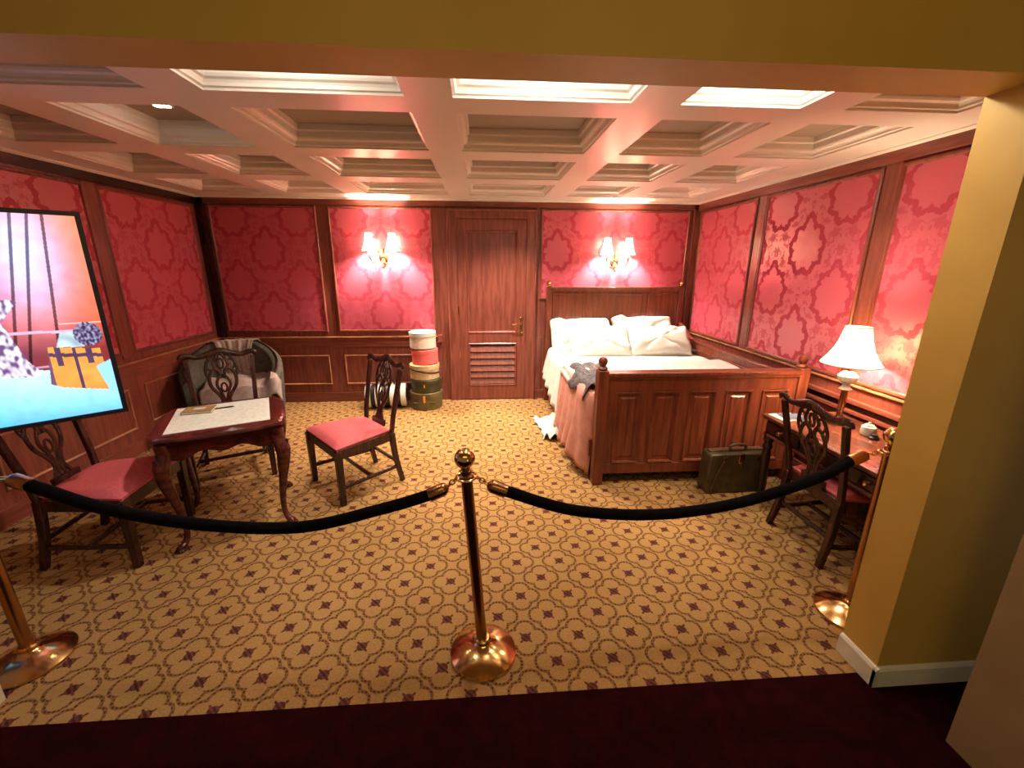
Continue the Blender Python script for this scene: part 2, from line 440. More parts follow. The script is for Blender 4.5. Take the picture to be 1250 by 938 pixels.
# back wall
ZB, ZT = .916, 2.285
for a0, a1 in ((-2.99, -1.885), (-1.70, -.585)):
    WB.fabric(a0, a1, ZB, ZT)
WB.fabric(.735, 2.485, 1.30, ZT)
for a0, a1 in ((-2.92, -1.88), (-1.70, -.62)): WB.lower(a0, a1)
WB.box('chair_rail', 'wood_h', XL, -.50, .70, .83, 0, .012)
WB.box('chair_rail', 'gold', XL, -.50, .815, .828, 0, .032)
WB.box('skirting', 'wood_h', XL, -.50, 0, .12, 0, .018)
WB.box('skirting', 'wood_h', .60, XR, 0, .12, 0, .018)
WB.box('cornice_rail', 'wood_h', XL, XR, 2.32, H, 0, .03)
WB.box('rail_end_block', 'wood', -.545, -.490, .755, .845, 0, .05)
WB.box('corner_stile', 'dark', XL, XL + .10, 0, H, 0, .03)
WB.box('corner_stile', 'wood', XR - .075, XR, 0, H, 0, .03)
# right wall
for a0, a1 in ((4.185, 5.20), (2.885, 3.985), (1.58, 2.70)): WR.fabric(a0, a1, ZB, 2.27)
for a0, a1 in ((4.18, 5.20), (2.90, 3.98), (1.58, 2.70)): WR.lower(a0, a1, .18, .56)
WR.box('chair_rail', 'wood_h', YC1, D, .745, .775, 0, .035)
WR.box('chair_rail', 'gold', YC1, D, .862, .878, 0, .022)
WR.box('chair_rail', 'dark', YC1, D, .700, .735, 0, .014)
WR.box('chair_rail', 'wood_h', YC1, D, .672, .698, 0, .030)
WR.box('skirting', 'wood_h', YC1, D, 0, .12, 0, .018)
WR.box('cornice_rail', 'wood_h', YC1, D, 2.31, H, 0, .03)
for a in (4.085, 2.79): WR.box('wall_stile', 'wood', a - .055, a + .055, .89, 2.31, 0, .010)
# left wall
for a0, a1 in ((4.05, 5.185), (2.75, 3.86), (1.60, 2.56)): WL.fabric(a0, a1, ZB + .01, 2.265)
for a0, a1 in ((4.05, 5.18), (2.75, 3.86), (1.60, 2.56)): WL.lower(a0, a1)
WL.box('chair_rail', 'wood_h', YC1, D, .70, .83, 0, .012)
WL.box('chair_rail', 'gold', YC1, D, .812, .828, 0, .030)
WL.box('skirting', 'wood_h', YC1, D, 0, .12, 0, .018)
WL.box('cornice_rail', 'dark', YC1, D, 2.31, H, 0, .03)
WL.box('wall_stile', 'wood', 3.86 + .03, 4.05 - .03, .86, 2.31, 0, .010)

# door with louvred lower panel, in the back wall
dr = bpy.data.objects.new('door_1', None); COL.objects.link(dr); dr.location = (.06, D, 0)
tag(dr, 'mahogany door with a tall upper panel and louvred lower panel, brass lever handle', kind='structure')
DF = WallFrame((.04, 0, 0), (1, 0, 0), (0, -1, 0), dr)
DX0, DX1 = -.38, .44     # local leaf extent
mb = MB(); DF.boxb(mb, DX0 - .10, DX0, 0, 2.28, 0, .045); DF.boxb(mb, DX1, DX1 + .10, 0, 2.28, 0, .045); DF.boxb(mb, DX0, DX1, 2.195, 2.28, 0, .045)
mb.build('door_casing', 'wood', dr, bevel=.006, smooth=False)
DF.frame('casing_moulding', 'wood', DX0 - .12, DX1 + .12, -.02, 2.30, [(0, .03), (0, .055), (.012, .060), (.022, .050), (.024, .045)])
L = DF
mb = MB()
for a0, a1, z0, z1 in ((DX0, DX0 + .105, 0.01, 2.19), (DX1 - .105, DX1, .01, 2.19), (DX0 + .105, DX1 - .105, 2.07, 2.19), (DX0 + .105, DX1 - .105, .74, .86), (DX0 + .105, DX1 - .105, .01, .185)):
    DF.boxb(mb, a0, a1, z0, z1, .0, .032)
mb.build('leaf_frame', 'wood', dr, bevel=.003, smooth=False)
DF.box('upper_panel', 'wood', DX0 + .10, DX1 - .10, .86, 2.07, 0, .014)
DF.frame('panel_moulding', 'wood', DX0 + .105, DX1 - .105, .86, 2.07, [(0, .032), (.010, .040), (.022, .034), (.030, .016)])
DF.frame('panel_moulding', 'wood', DX0 + .105, DX1 - .105, .185, .74, [(0, .032), (.010, .040), (.022, .034), (.030, .016)])
DF.box('lower_panel', 'dark', DX0 + .10, DX1 - .10, .18, .745, 0, .004)
for i in range(6):
    z = .245 + i * .083
    mb = MB(); c0 = DF.p(DX0 + .13, z, .010); c1 = DF.p(DX1 - .13, z, .010)
    mb.prism([(0, -.030), (.026, -.036), (.030, -.030), (.006, .034), (0, .034)], c0, (0, -1, 0), (0, 0, 1), c1 - c0)
    mb.build('louver_slat', 'wood', dr, smooth=False)
for z in (.55, 1.10, 1.95):
    mb = MB().tube([DF.p(DX0 + .002, z, .045), DF.p(DX0 + .002, z + .09, .045)], .008, 8)
    mb.build('hinge', 'brass', dr)
hp = MB(); DF.boxb(hp, DX1 - .075, DX1 - .030, .83, 1.06, .032, .038); hp = hp.build('handle_plate', 'brass', dr, bevel=.003)
MB().tube([DF.p(DX1 - .052, .985, .036), DF.p(DX1 - .052, .985, .078), DF.p(DX1 - .070, .985, .088), DF.p(DX1 - .165, .975, .088)], [.010, .009, .009, .007], 8).build('lever', 'brass', hp)
MB().lathe([(0, 0), (.012, 0), (.014, .006), (.010, .012), (0, .014)], mtx=Matrix.Translation(DF.p(DX1 - .052, .875, .038)) @ Matrix.Rotation(PI / 2, 4, 'X')).build('keyhole_cover', 'brass', hp)
# narrow panel between the door and the bed
mb = MB(); WB.boxb(mb, .655, .745, .10, .80, 0, .014); mb.build('narrow_panel', 'wood', wb, bevel=.004, smooth=False)

# ------------------------------------------------------------------ coffered ceiling
cols = [(-2.85, -2.25), (-2.01, -1.42), (-1.185, -.330), (-.115, .700), (.935, 1.520), (1.740, 2.320)]
rows = [(1.50, 2.20), (2.41, 3.14), (3.375, 4.065), (4.31, 4.965)]
mb = MB()
xs = [XL] + [v for c in cols for v in c] + [XR]; ys = [YC1] + [v for r in rows for v in r] + [D]
for i in range(len(xs) - 1):
    for j in range(len(ys) - 1):
        if i % 2 == 1 and j % 2 == 1: continue
        mb.raw([(xs[i], ys[j], H), (xs[i + 1], ys[j], H), (xs[i + 1], ys[j + 1], H), (xs[i], ys[j + 1], H)], [(0, 1, 2, 3)])
prof = [(0, 0), (-.002, .010), (.012, .014), (.014, .026), (.020, .036), (.034, .042), (.040, .052), (.040, .085), (.052, .092), (.052, .105), (.052, .125)]
for x0, x1 in cols:
    for y0, y1 in rows:
        vs_ = []; fs = []
        for ins, z in prof: vs_ += [(x0 + ins, y0 + ins, H + z), (x1 - ins, y0 + ins, H + z), (x1 - ins, y1 - ins, H + z), (x0 + ins, y1 - ins, H + z)]
        for i in range(len(prof) - 1):
            for j in range(4): fs.append((i * 4 + j, i * 4 + (j + 1) % 4, (i + 1) * 4 + (j + 1) % 4, (i + 1) * 4 + j))
        mb.raw(vs_, fs)
cei = mb.build('ceiling', 'cream', smooth=False); tag(cei, 'cream coffered ceiling with moulded recesses', kind='structure')
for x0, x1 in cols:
    for y0, y1 in rows: MB().box(x0 + .045, x1 - .045, y0 + .045, y1 - .045, H + .125, H + .14).build('coffer_panel', 'darkpanel', cei, smooth=False)
MB().box(XL, XR, YC1, D, H + .145, H + .17).build('ceiling_back', 'cream', cei, smooth=False)
# small crown where the ceiling meets the walls
mb = MB(); P = [(0, 0), (.05, 0), (.05, -.008), (.012, -.03), (0, -.03)]
mb.prism(P, (XL, D, H), (0, -1, 0), (0, 0, 1), (XR - XL, 0, 0)); mb.prism(P, (XR, YC1, H), (-1, 0, 0), (0, 0, 1), (0, D - YC1, 0)); mb.prism(P, (XL, YC1, H), (1, 0, 0), (0, 0, 1), (0, D - YC1, 0))
tag(mb.build('trim_1', 'cream', smooth=False), 'thin cream crown moulding under the coffered ceiling', kind='structure')

# opening: soffit beam, pillars, corridor
ZS = 2.2
tag(MB().box(-3.3, 3.0, YC0, YC1, ZS, 2.95).build('wall_soffit', 'mustard', smooth=False), 'mustard beam over the opening', kind='structure')
wp = MB().box(1.60, 3.0, YC0, YC1, 0, ZS).build('wall_pillar_right', 'mustard', smooth=False); tag(wp, 'mustard pillar at the right of the opening', kind='structure')
wq = MB().box(-3.3, -1.93, YC0, YC1, 0, ZS).build('wall_pillar_left', 'mustard', smooth=False); tag(wq, 'mustard pillar at the left of the opening', kind='structure')
bp = [(0, 0), (-.014, 0), (-.014, .082), (-.008, .092), (0, .096)]
mb = MB().prism(bp, (1.586, YC0, 0), (0, 1, 0), (0, 0, 1), (1.4, 0, 0)); mb.prism(bp, (1.60, YC0 - .014, 0), (1, 0, 0), (0, 0, 1), (0, YC1 - YC0 + .014, 0))
tag(mb.build('baseboard_right', 'white', smooth=False), 'cream white baseboard around the right pillar', kind='structure')
mb = MB().prism(bp, (-3.2, YC0, 0), (0, 1, 0), (0, 0, 1), (1.284, 0, 0)); mb.prism([(-a, b_) for a, b_ in bp], (-1.93, YC0 - .014, 0), (1, 0, 0), (0, 0, 1), (0, YC1 - YC0 + .014, 0))
tag(mb.build('baseboard_left', 'white', smooth=False), 'cream white baseboard around the left pillar', kind='structure')
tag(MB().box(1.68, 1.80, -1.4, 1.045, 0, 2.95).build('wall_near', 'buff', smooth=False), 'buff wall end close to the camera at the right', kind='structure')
tag(MB().box(-3.3, 3.0, -1.4, YC0, 2.85, 2.95).build('ceiling_corridor', 'mustard', smooth=False), 'mustard corridor ceiling', kind='structure')

# ------------------------------------------------------------------ dining chairs with pierced splats
def make_chair(loc, rz, label, group):
    t = thing('dining_chair', loc, rz, label, 'chair', group)
    # seat cushion: trapezoid with a soft dome
    def seat(u, v, top=True):
        y = -.205 + .455 * v; hw = .205 + (.285 - .205) * v
        x = (2 * u - 1) * hw
        dx = 1 - abs(2 * u - 1) ** 4; dy = 1 - abs(2 * v - 1) ** 4
        z = .445 + .042 * (dx * dy) ** .5
        return (x, y, z)
    mb = MB().grid(seat, 20, 18)
    mb.prism([(-.20, -.20), (.20, -.20), (.28, .246), (-.28, .246)], (0, 0, .425), (1, 0, 0), (0, 1, 0), (0, 0, .022))
    mb.build('seat', 'pinkseat', t)
    mb = MB()
    for a, b_ in (((-.20, -.205), (.20, -.205)), ((-.268, .235), (.268, .235)), ((-.205, -.205), (-.268, .235)), ((.205, -.205), (.268, .235))):
        mb.bar([(a[0], a[1], .395), (b_[0], b_[1], .395)], .026, .070)
    mb.build('seat_rail', 'chairwood', t, bevel=.003)
    for s_x in (-1, 1):
        MB().bar([(s_x * .262, .232, 0), (s_x * .262, .232, .42)], [.038, .048], [.038, .048], (0, 1, 0)).build('leg', 'chairwood', t, bevel=.004)
        MB().bar(ease([(s_x * .222, -.275, 0), (s_x * .212, -.235, .20), (s_x * .205, -.215, .42)], 5), lerpr([.034, .038, .042], 11), lerpr([.034, .036, .040], 11), (1, 0, 0)).build('leg', 'chairwood', t, bevel=.004)
    mb = MB()
    for s_x in (-1, 1): mb.bar([(s_x * .262, .232, .135), (s_x * .216, -.25, .135)], .018, .026)
    mb.bar([(-.24, -.01, .135), (.24, -.01, .135)], .018, .026); mb.bar([(-.21, -.232, .185), (.21, -.232, .185)], .018, .026)
    mb.build('stretcher', 'chairwood', t, bevel=.002)
    yb = lambda z: -.215 - .105 * max(0, (z - .42) / .53) ** 1.15
    for s_x in (-1, 1):
        zz = [.40, .52, .64, .76, .86, .915]
        MB().bar(ease([(s_x * (.205 + .030 * (z - .4) / .5), yb(z), z) for z in zz], 4), .034, .028, (0, 1, 0)).build('back_post', 'chairwood', t, bevel=.004)
    pts = [(-.275, .918), (-.262, .940), (-.225, .946), (-.16, .928), (-.085, .942), (0, .962), (.085, .942), (.16, .928), (.225, .946), (.262, .940), (.275, .918)]
    P3 = ease([(x, yb(z) - .014 * (1 - (x / .27) ** 2), z) for x, z in pts], 5)
    mb = MB().tube(P3, lerpr([.013, .022, .021, .020, .026, .034, .026, .020, .021, .022, .013], len(P3)), 10, (1, .50), upv=(0, 1, .15))
    mb.build('crest_rail', 'chairwood', t)
    mb = MB()
    def strand(pp, r=.0115, closed=False):
        q = [(x, yb(z) - .006, z) for x, z in pp]
        q = ease(q, 6) if not closed else q
        mb.tube(q, r, 8, (1.0, .62), upv=(0, 1, .15), closed=closed)
    def oval(cx, cz, a, b_, r=.010): strand([(cx + a * math.cos(k * PI / 12), cz + b_ * math.sin(k * PI / 12)) for k in range(24)], r, True)
    mb.bar([(0, yb(.45), .44), (0, yb(.49), .488)], .17, .026, (0, 1, 0))
    for s_x in (-1, 1):
        strand([(s_x * .055, .48), (s_x * .026, .55), (s_x * .046, .61), (s_x * .088, .68), (s_x * .094, .76), (s_x * .058, .82), (s_x * .020, .80), (s_x * .014, .74)], .013)
        strand([(s_x * .016, .49), (s_x * .010, .56), (s_x * .028, .63), (s_x * .048, .69), (s_x * .030, .75), (0, .775)], .011)
        strand([(s_x * .090, .735), (s_x * .112, .80), (s_x * .100, .87), (s_x * .070, .925)], .012)
        strand([(s_x * .015, .80), (s_x * .052, .855), (s_x * .030, .91), (s_x * .012, .945)], .011)
        oval(s_x * .072, .855, .026, .040, .008)
    oval(0, .865, .018, .040, .009); oval(0, .665, .020, .036, .008)
    mb.build('splat', 'chairwood', t)
    return t
cg = 'pink seated dining chairs'
chair_c = ch = make_chair((-1.01, 3.16, 0), math.radians(131), 'dark pink seated chair standing alone in the middle, back towards the door and hatboxes', cg)
copy_tree(ch, (-2.235, 2.47, 0), math.radians(-86), 'pink seated chair at the left end of the writing table, below the screen')
copy_tree(ch, (-2.07, 3.42, 0), math.radians(208), 'chair tucked behind the lace topped table in front of the grey armchair')
chr_ = copy_tree(ch, (2.20, 2.19, 0), math.radians(-90), 'dark splat back chair drawn up to the desk under the lit lamp')
chr_.scale = (1, 1, .955)

# ------------------------------------------------------------------ table with lace inlay
tb = thing('lace_topped_table', (-1.68, 2.735, 0), math.radians(25.5), 'small polished table on cabriole legs with a white lace inlay in its top', 'table')
hx, hy = .345, .325
def topring(ins, z):
    out = []
    for k in range(48):
        a = 2 * PI * k / 48
        f = lambda x: math.copysign(abs(x) ** .30, x)
        wv = 1 + .018 * math.cos(8 * a)
        out.append(((hx - ins) * f(math.cos(a)) * wv, (hy - ins) * f(math.sin(a)) * wv, z))
    return out
mb = MB(); pr_ = [(.03, .690), (.004, .700), (-.004, .712), (0, .724), (.012, .730), (.022, .738), (.034, .738)]; vs_ = []
for ins, z in pr_: vs_ += topring(ins, z)
fs = [(i * 48 + j, i * 48 + (j + 1) % 48, (i + 1) * 48 + (j + 1) % 48, (i + 1) * 48 + j) for i in range(len(pr_) - 1) for j in range(48)]
fs += [tuple(range(48)), tuple((len(pr_) - 1) * 48 + j for j in range(48))]
mb.raw(vs_, fs); mb.build('tabletop', 'tablewood', tb)
MB().box(-.275, .262, -.255, .262, .7375, .7415).build('lace_inlay', 'inlay', tb, bevel=.002)
for sx_, sy2, ln in ((0, -1, .60), (0, 1, .60), (-1, 0, .56), (1, 0, .56)):
    poly = [(-ln / 2, .692)] + [(-ln / 2 + ln * k / 24, .575 + .035 * math.sin(PI * k / 24) + .014 * math.cos(2 * PI * k / 8)) for k in range(25)] + [(ln / 2, .692)]
    mb = MB()
    if sx_ == 0: mb.prism(poly, (0, sy2 * .285, 0), (1, 0, 0), (0, 0, 1), (0, -sy2 * .020, 0))
    else: mb.prism(poly, (sx_ * .305, 0, 0), (0, 1, 0), (0, 0, 1), (-sx_ * .020, 0, 0))
    ap = mb.build('apron', 'tablewood', tb, bevel=.002)
    for k in range(5):          # carved scroll in relief on each apron
        u = -ln * .32 + ln * .16 * k; sc = [(u + .028 * math.cos(q * .5) * (1 - q / 22), .640 + .022 * math.sin(q * .5) * (1 - q / 22)) for q in range(18)]
        MB().tube([(a, sy2 * .287, z) if sx_ == 0 else (sx_ * .307, a, z) for a, z in sc], .005, 6).build('carved_scroll', 'tablewood', ap)
for sx_ in (-1, 1):
    for sy2 in (-1, 1):
        d = Vector((sx_, sy2, 0)).normalized()
        prof_ = [(.030, .690, .036), (.022, .62, .040), (.050, .545, .044), (.046, .46, .036), (.020, .34, .026), (-.006, .20, .019), (-.010, .10, .016), (.008, .045, .018), (.040, .022, .024), (.046, .006, .022)]
        pts = [(sx_ * .272 + d.x * a, sy2 * .252 + d.y * a, z) for a, z, r in prof_]
        q = ease(pts, 4); mb = MB().tube(q, lerpr([r for _, _, r in prof_], len(q)), 12)
        lg = mb.build('leg', 'tablewood', tb)
        MB().lathe([(0, 0), (.026, 0), (.032, .010), (.024, .022), (0, .030)], (sx_ * .272 + d.x * .046, sy2 * .252 + d.y * .046, 0), 14).build('pad_foot', 'tablewood', lg)
        mb = MB(); kx, ky = sx_ * .272 + d.x * .080, sy2 * .252 + d.y * .080
        pe = Vector((-d.y, d.x, 0))
        mb.tube([(kx + pe.x * .026 * math.cos(q_ * .55) * (1 - q_ / 16) - d.x * .008, ky + pe.y * .026 * math.cos(q_ * .55) * (1 - q_ / 16) - d.y * .008, .585 + .032 * math.sin(q_ * .55) * (1 - q_ / 16)) for q_ in range(13)], .006, 6)
        mb.build('knee_scroll', 'tablewood', lg)
# notebook and pen on the table
nb = thing('notebook', (-1.86, 2.79, .7415), math.radians(14), 'small tan notebook lying on the white lace of the table', 'notebook')
MB().box(-.085, .085, -.060, .060, 0, .004).build('cover', 'tan', nb, bevel=.001)
MB().box(-.081, .083, -.056, .056, .004, .016).build('pages', 'paper', nb)
MB().box(-.085, .085, -.060, .060, .016, .020).build('cover', 'tan', nb, bevel=.001)
MB().box(-.028, .035, -.018, .022, .0200, .0208).build('cover_label', 'linen', nb)
pn = MB().tube([(-.065, 0, .005), (.055, 0, .005), (.068, 0, .003)], [.0045, .005, .001], 8).build('pen', 'blackiron'); pn.location = (-1.745, 2.845, .7415); pn.rotation_euler = (0, 0, .5)
tag(pn, 'short black pen beside the tan notebook on the lace', 'pen')

# ------------------------------------------------------------------ armchair and throw in the far left corner
ac = thing('tub_armchair', (-2.64, 4.60, 0), math.radians(180 + 22), 'grey green tub armchair in the back left corner under a pale throw', 'armchair')
def arc(t):   # t in 0..1 around the U from front of one arm to front of the other, local +y is the front
    a = -.15 * PI + t * 1.30 * PI
    return Vector((-math.cos(a) * .40, -math.sin(a) * .36 + .02, 0))
def hgt(t): q = abs(2 * t - 1); return .84 - .30 * (max(0, q - .28) / .72) ** 1.1
N_ = 36; mb = MB(); ringn = 12; vs_ = []; fs = []
for i in range(N_ + 1):
    t = i / N_; p = arc(t); dn = (arc(min(1, t + .01)) - arc(max(0, t - .01))).normalized(); nn = Vector((dn.y, -dn.x, 0)); h = hgt(t)
    if nn.dot(p) < 0: nn = -nn
    sec = [(-.045, .16), (.045, .16), (.050, .35), (.052, h - .08), (.050, h - .03), (.030, h - .006), (0, h), (-.030, h - .006), (-.052, h - .03), (-.055, h - .08), (-.055, .42), (-.05, .25)]
    vs_ += [p + nn * (a + .04 * (z - .2)) + Vector((0, 0, z)) for a, z in sec]
for i in range(N_):
    for j in range(ringn): fs.append((i * ringn + j, i * ringn + (j + 1) % ringn, (i + 1) * ringn + (j + 1) % ringn, (i + 1) * ringn + j))
fs += [tuple(range(ringn)), tuple(N_ * ringn + j for j in range(ringn))]
mb.raw(vs_, fs); mb.build('backrest', 'chairgrey', ac)
mb = MB().tube([arc(k / 40) * 1.045 + Vector((0, 0, hgt(k / 40) + .002)) for k in range(41)], .010, 8); mb.build('top_rail', 'chairwood', ac)
MB().box(-.36, .36, -.28, .34, .16, .32).build('seat_frame', 'chairgrey', ac, bevel=.03)
MB().pillow(0, .04, .385, .33, .31, .075, .35, .7).build('seat_cushion', 'chairgrey', ac)
for x in (-.33, .33):
    MB().tube([(x, .33, .17), (x, .34, .09), (x, .335, 0)], [.032, .026, .014], 10).build('leg', 'chairwood', ac)
    MB().tube([(x * .8, -.27, .17), (x * .84, -.31, 0)], [.026, .016], 10).build('leg', 'chairwood', ac)
tg = thing('throw_blanket', (-2.64, 4.60, 0), math.radians(180 + 22), 'pale grey mauve throw draped over the back and arm of the armchair', 'blanket')
def thr(u, v):
    t = .36 + .26 * u; p = arc(t); dn = p.normalized(); h = hgt(t)
    # v: 0 behind the back, up and over the top, down the front, onto the seat
    path = [(.085, h - .22), (.090, h - .06), (.045, h + .018), (-.03, h + .014), (-.070, h - .05), (-.075, h - .20), (-.070, .50), (-.12, .472), (-.30, .468)]
    q = v * (len(path) - 1); k = min(int(q), len(path) - 2); f = q - k
    a, z = path[k][0] + (path[k + 1][0] - path[k][0]) * f, path[k][1] + (path[k + 1][1] - path[k][1]) * f
    wv = .010 * math.sin(u * 21) + .006 * math.sin(u * 47 + v * 5)
    a = a + wv * (1 if a > 0 else -1)
    return tuple(p + Vector((dn.x, dn.y, 0)) * a + Vector((0, 0, z + .3 * abs(wv))))
MB().grid(thr, 40, 40).build('back_drape', 'throw', tg, solid=.008)
def thr2(u, v):      # over the seat cushion, spilling over the arm front on the camera side
    x = -.44 + .70 * u; y = -.20 + .62 * v
    r = max(0, 1 - (abs((x + .09) / .36) ** 3.5 + abs((y - .11) / .34) ** 4))
    z = .475 - .012 * math.sin(u * 17 + v * 4) + .010 * math.sin(v * 13 + u * 3)
    if x < -.30: z += .065 * min(1, (-.30 - x) / .05); z -= max(0, (-.40 - x)) * 2.2
    if y > .34: z -= (y - .34) * 2.0
    return (x, y, z)
MB().grid(thr2, 40, 40).build('seat_drape', 'throw', tg, solid=.010)

# ------------------------------------------------------------------ hat boxes stacked by the door
def hatbox(name, c, r, h, mat, label, lid_h=.05, tilt=0., band=None, lidmat=None, ins=.006):
    t = thing(name, c, 0, label, 'hatbox', 'hatboxes stacked beside the door')
    t.rotation_euler = (0, tilt, 0)
    MB().lathe([(0, 0), (r - .004, 0), (r, .004), (r, h - .004), (r - .004, h), (0, h)], seg=40).build('box_body', mat, t)
    l = MB().lathe([(r + .001, h - lid_h), (r + ins, h - lid_h), (r + ins, h - .002), (r + ins - .005, h + .004), (0, h + .006)], seg=40)
    l = l.build('lid', lidmat or mat, t)
    if band:
        z = h - lid_h - .004
        MB().lathe([(r + .001, z - .022), (r + ins, z - .020), (r + ins, z), (r + .001, z + .002)], seg=40).build('ribbon_band', band, t)
    return t
hx0, hy0 = -.690, 5.06
b1 = hatbox('hatbox', (hx0, hy0, 0), .190, .205, 'hatolive', 'widest olive hatbox at the bottom of the stack, brass clasp on its side', .05, 0)
MB().box(-.014, .014, -.206, -.190, .10, .19).build('clasp', 'brass', b1, bevel=.002)
for s_x in (-1, 1): MB().tube([(s_x * .095 + x, -.172 - .012 * (1 - abs(x) * 20), .095) for x in (-.035, -.015, .015, .035)], .007, 8).build('side_strap', 'strap', b1)
b2 = hatbox('hatbox', (hx0 + .005, hy0, .212), .178, .150, 'hatgreen', 'dark green hatbox second from the bottom, under the cream one', .045)
MB().box(-.010, .010, -.192, -.178, .07, .11).build('clasp', 'brass', b2, bevel=.002)
b3 = hatbox('hatbox', (hx0 - .006, hy0, .3695), .172, .168, 'hatcream', 'cream hatbox with a slanting dark ribbon, middle of the stack', .05)
MB().tube([(.176 * math.cos(a), .176 * math.sin(a), .100 - .030 * math.cos(a)) for a in [2 * PI * k / 40 for k in range(40)]], .010, 8, (.5, 1), upv=(0, 0, 1), closed=True).build('ribbon_band', 'ribbon', b3)
b4 = hatbox('hatbox', (hx0 + .010, hy0, .548), .153, .168, 'hatpink', 'bright pink hatbox just under the white one', .04, math.radians(-2), ins=.003)
b5 = hatbox('hatbox', (hx0 - .010, hy0, .735), .152, .185, 'hatwhite', 'white ivory hatbox on top of the stack', .045, 0, lidmat='linen')

# striped travel bag behind the middle chair
tr = thing('striped_travel_bag', (-1.165, 5.06, 0), math.radians(4), 'black travel bag with broad white bands on the floor behind the middle chair', 'bag')
mb = MB(); P = [(-.25, .085), (-.24, .125), (-.20, .135), (.20, .135), (.24, .125), (.25, .085)]
mtx = Matrix.Translation((0, 0, .145)) @ Matrix.Rotation(PI / 2, 4, 'Y')
MB().lathe([(0, -.245), (.07, -.245), (.125, -.215), (.135, -.16), (.138, 0), (.135, .16), (.125, .215), (.07, .245), (0, .245)], mtx=mtx, seg=28).build('bag_body', 'blackleather', tr)
for a in (-.205, -.085, .085, .205):
    wdt = .030 if abs(a) > .1 else .035
    MB().lathe([(.128 if abs(a) > .1 else .137, a - wdt), (.141, a - wdt), (.143, a), (.141, a + wdt), (.128 if abs(a) > .1 else .137, a + wdt)], mtx=mtx, seg=28).build('white_band', 'whiteleather', tr)
MB().tube(ease([(-.10, -.02, .27), (-.08, -.02, .335), (.08, -.02, .335), (.10, -.02, .27)], 6), .009, 8).build('handle', 'blackleather', tr)

# ------------------------------------------------------------------ bed
bd = thing('bed', (1.66, 4.1, 0), 0, 'wide mahogany bed with panelled footboard and tall headboard', 'bed')
def lb(x0, x1, y0, y1, z0, z1): return MB().box(x0 - 1.66, x1 - 1.66, y0 - 4.1, y1 - 4.1, z0, z1)
# footboard
fx0, fx1, fy0, fy1 = .855, 2.485, 3.00, 3.075
fb = lb(fx0 + .08, fx1 - .07, fy0 + .020, fy1 - .015, .09, .86).build('footboard', 'bedwood', bd)
mb = MB()
mb.box(fx0 + .07 - 1.66, fx1 - .06 - 1.66, fy0 - 4.1 - .022, fy1 - 4.1 + .012, .885, .915)
mb.box(fx0 + .07 - 1.66, fx1 - .06 - 1.66, fy0 - 4.1 - .010, fy1 - 4.1, .862, .886)
mb.build('cap_rail', 'bedwood', fb, bevel=.006)
lb(fx0 + .07, fx1 - .06, fy0 + .006, fy0 + .025, .765, .862).build('frieze_rail', 'bedwood', fb, bevel=.003)
lb(fx0 + .07, fx1 - .06, fy0 + .002, fy0 + .025, .09, .175).build('bottom_rail', 'bedwood', fb, bevel=.004)
npan = 5; x0, x1 = fx0 + .10, fx1 - .09; pw = (x1 - x0) / npan
mb = MB()
for k in range(npan + 1):
    xc = x0 + pw * k; mb.box(xc - .038 - 1.66, xc + .038 - 1.66, fy0 - 4.1 + .006, fy0 - 4.1 + .025, .17, .77)
mb.build('stile', 'bedwood', fb, bevel=.003)
class FBW(WallFrame): pass
F = WallFrame((-1.66, fy0 + .022 - 4.1, 0), (1, 0, 0), (0, -1, 0), fb)
for k in range(npan):
    a0, a1 = x0 + pw * k + .036, x0 + pw * (k + 1) - .036
    F.frame('panel_moulding', 'bedwood', a0, a1, .177, .765, [(0, .016), (.006, .026), (.016, .022), (.022, .006), (.048, .004), (.060, .012), (.5 * (a1 - a0) - .002, .012)])
for xp in (fx0 + .038, fx1 - .030):
    ps = lb(xp - .040, xp + .040, fy0 - .012, fy1 + .005, 0, .93).build('post', 'bedwood', bd, bevel=.006)
    MB().lathe([(.030, .928), (.040, .940), (.034, .952), (.022, .958), (.028, .972), (.036, .990), (.034, 1.008), (.022, 1.024), (0, 1.030)], (xp - 1.66, (fy0 + fy1) / 2 - 4.1, 0), 16).build('finial', 'bedwood', ps)
# headboard
hb = lb(.84, 2.44, 5.215, 5.25, .20, 1.40).build('headboard', 'bedwood', bd)
mb = lb(.83, 2.45, 5.185, 5.262, 1.40, 1.428); mb.box(.84 - 1.66, 2.44 - 1.66, 5.195 - 4.1, 5.255 - 4.1, 1.382, 1.402); mb.build('cap_rail', 'bedwood', hb, bevel=.005)
H2 = WallFrame((-1.66, 5.215 - 4.1, 0), (1, 0, 0), (0, -1, 0), hb)
for a0, a1 in ((.86, 1.25), (1.29, 1.99), (2.03, 2.42)):
    H2.frame('panel_moulding', 'bedwood', a0, a1, .80, 1.355, [(0, 0), (.004, .012), (.014, .012), (.022, .001)])
    n_ = int((a1 - a0 - .06) / .065)
    mb = MB()
    for k in range(n_): a = a0 + .03 + (k + .5) * (a1 - a0 - .06) / n_; H2.boxb(mb, a - .003, a + .003, .83, 1.325, 0, .005)
    mb.build('bead', 'bedwood', hb, smooth=False)
for xp in (.815, 2.455):
    ps = lb(xp - .033, xp + .033, 5.19, 5.26, 0, 1.44).build('post', 'bedwood', bd, bevel=.005)
    MB().lathe([(.026, 1.438), (.034, 1.448), (.018, 1.458), (.026, 1.472), (.028, 1.486), (.016, 1.50), (0, 1.504)], (xp - 1.66, 5.225 - 4.1, 0), 14).build('finial', 'brass', ps)
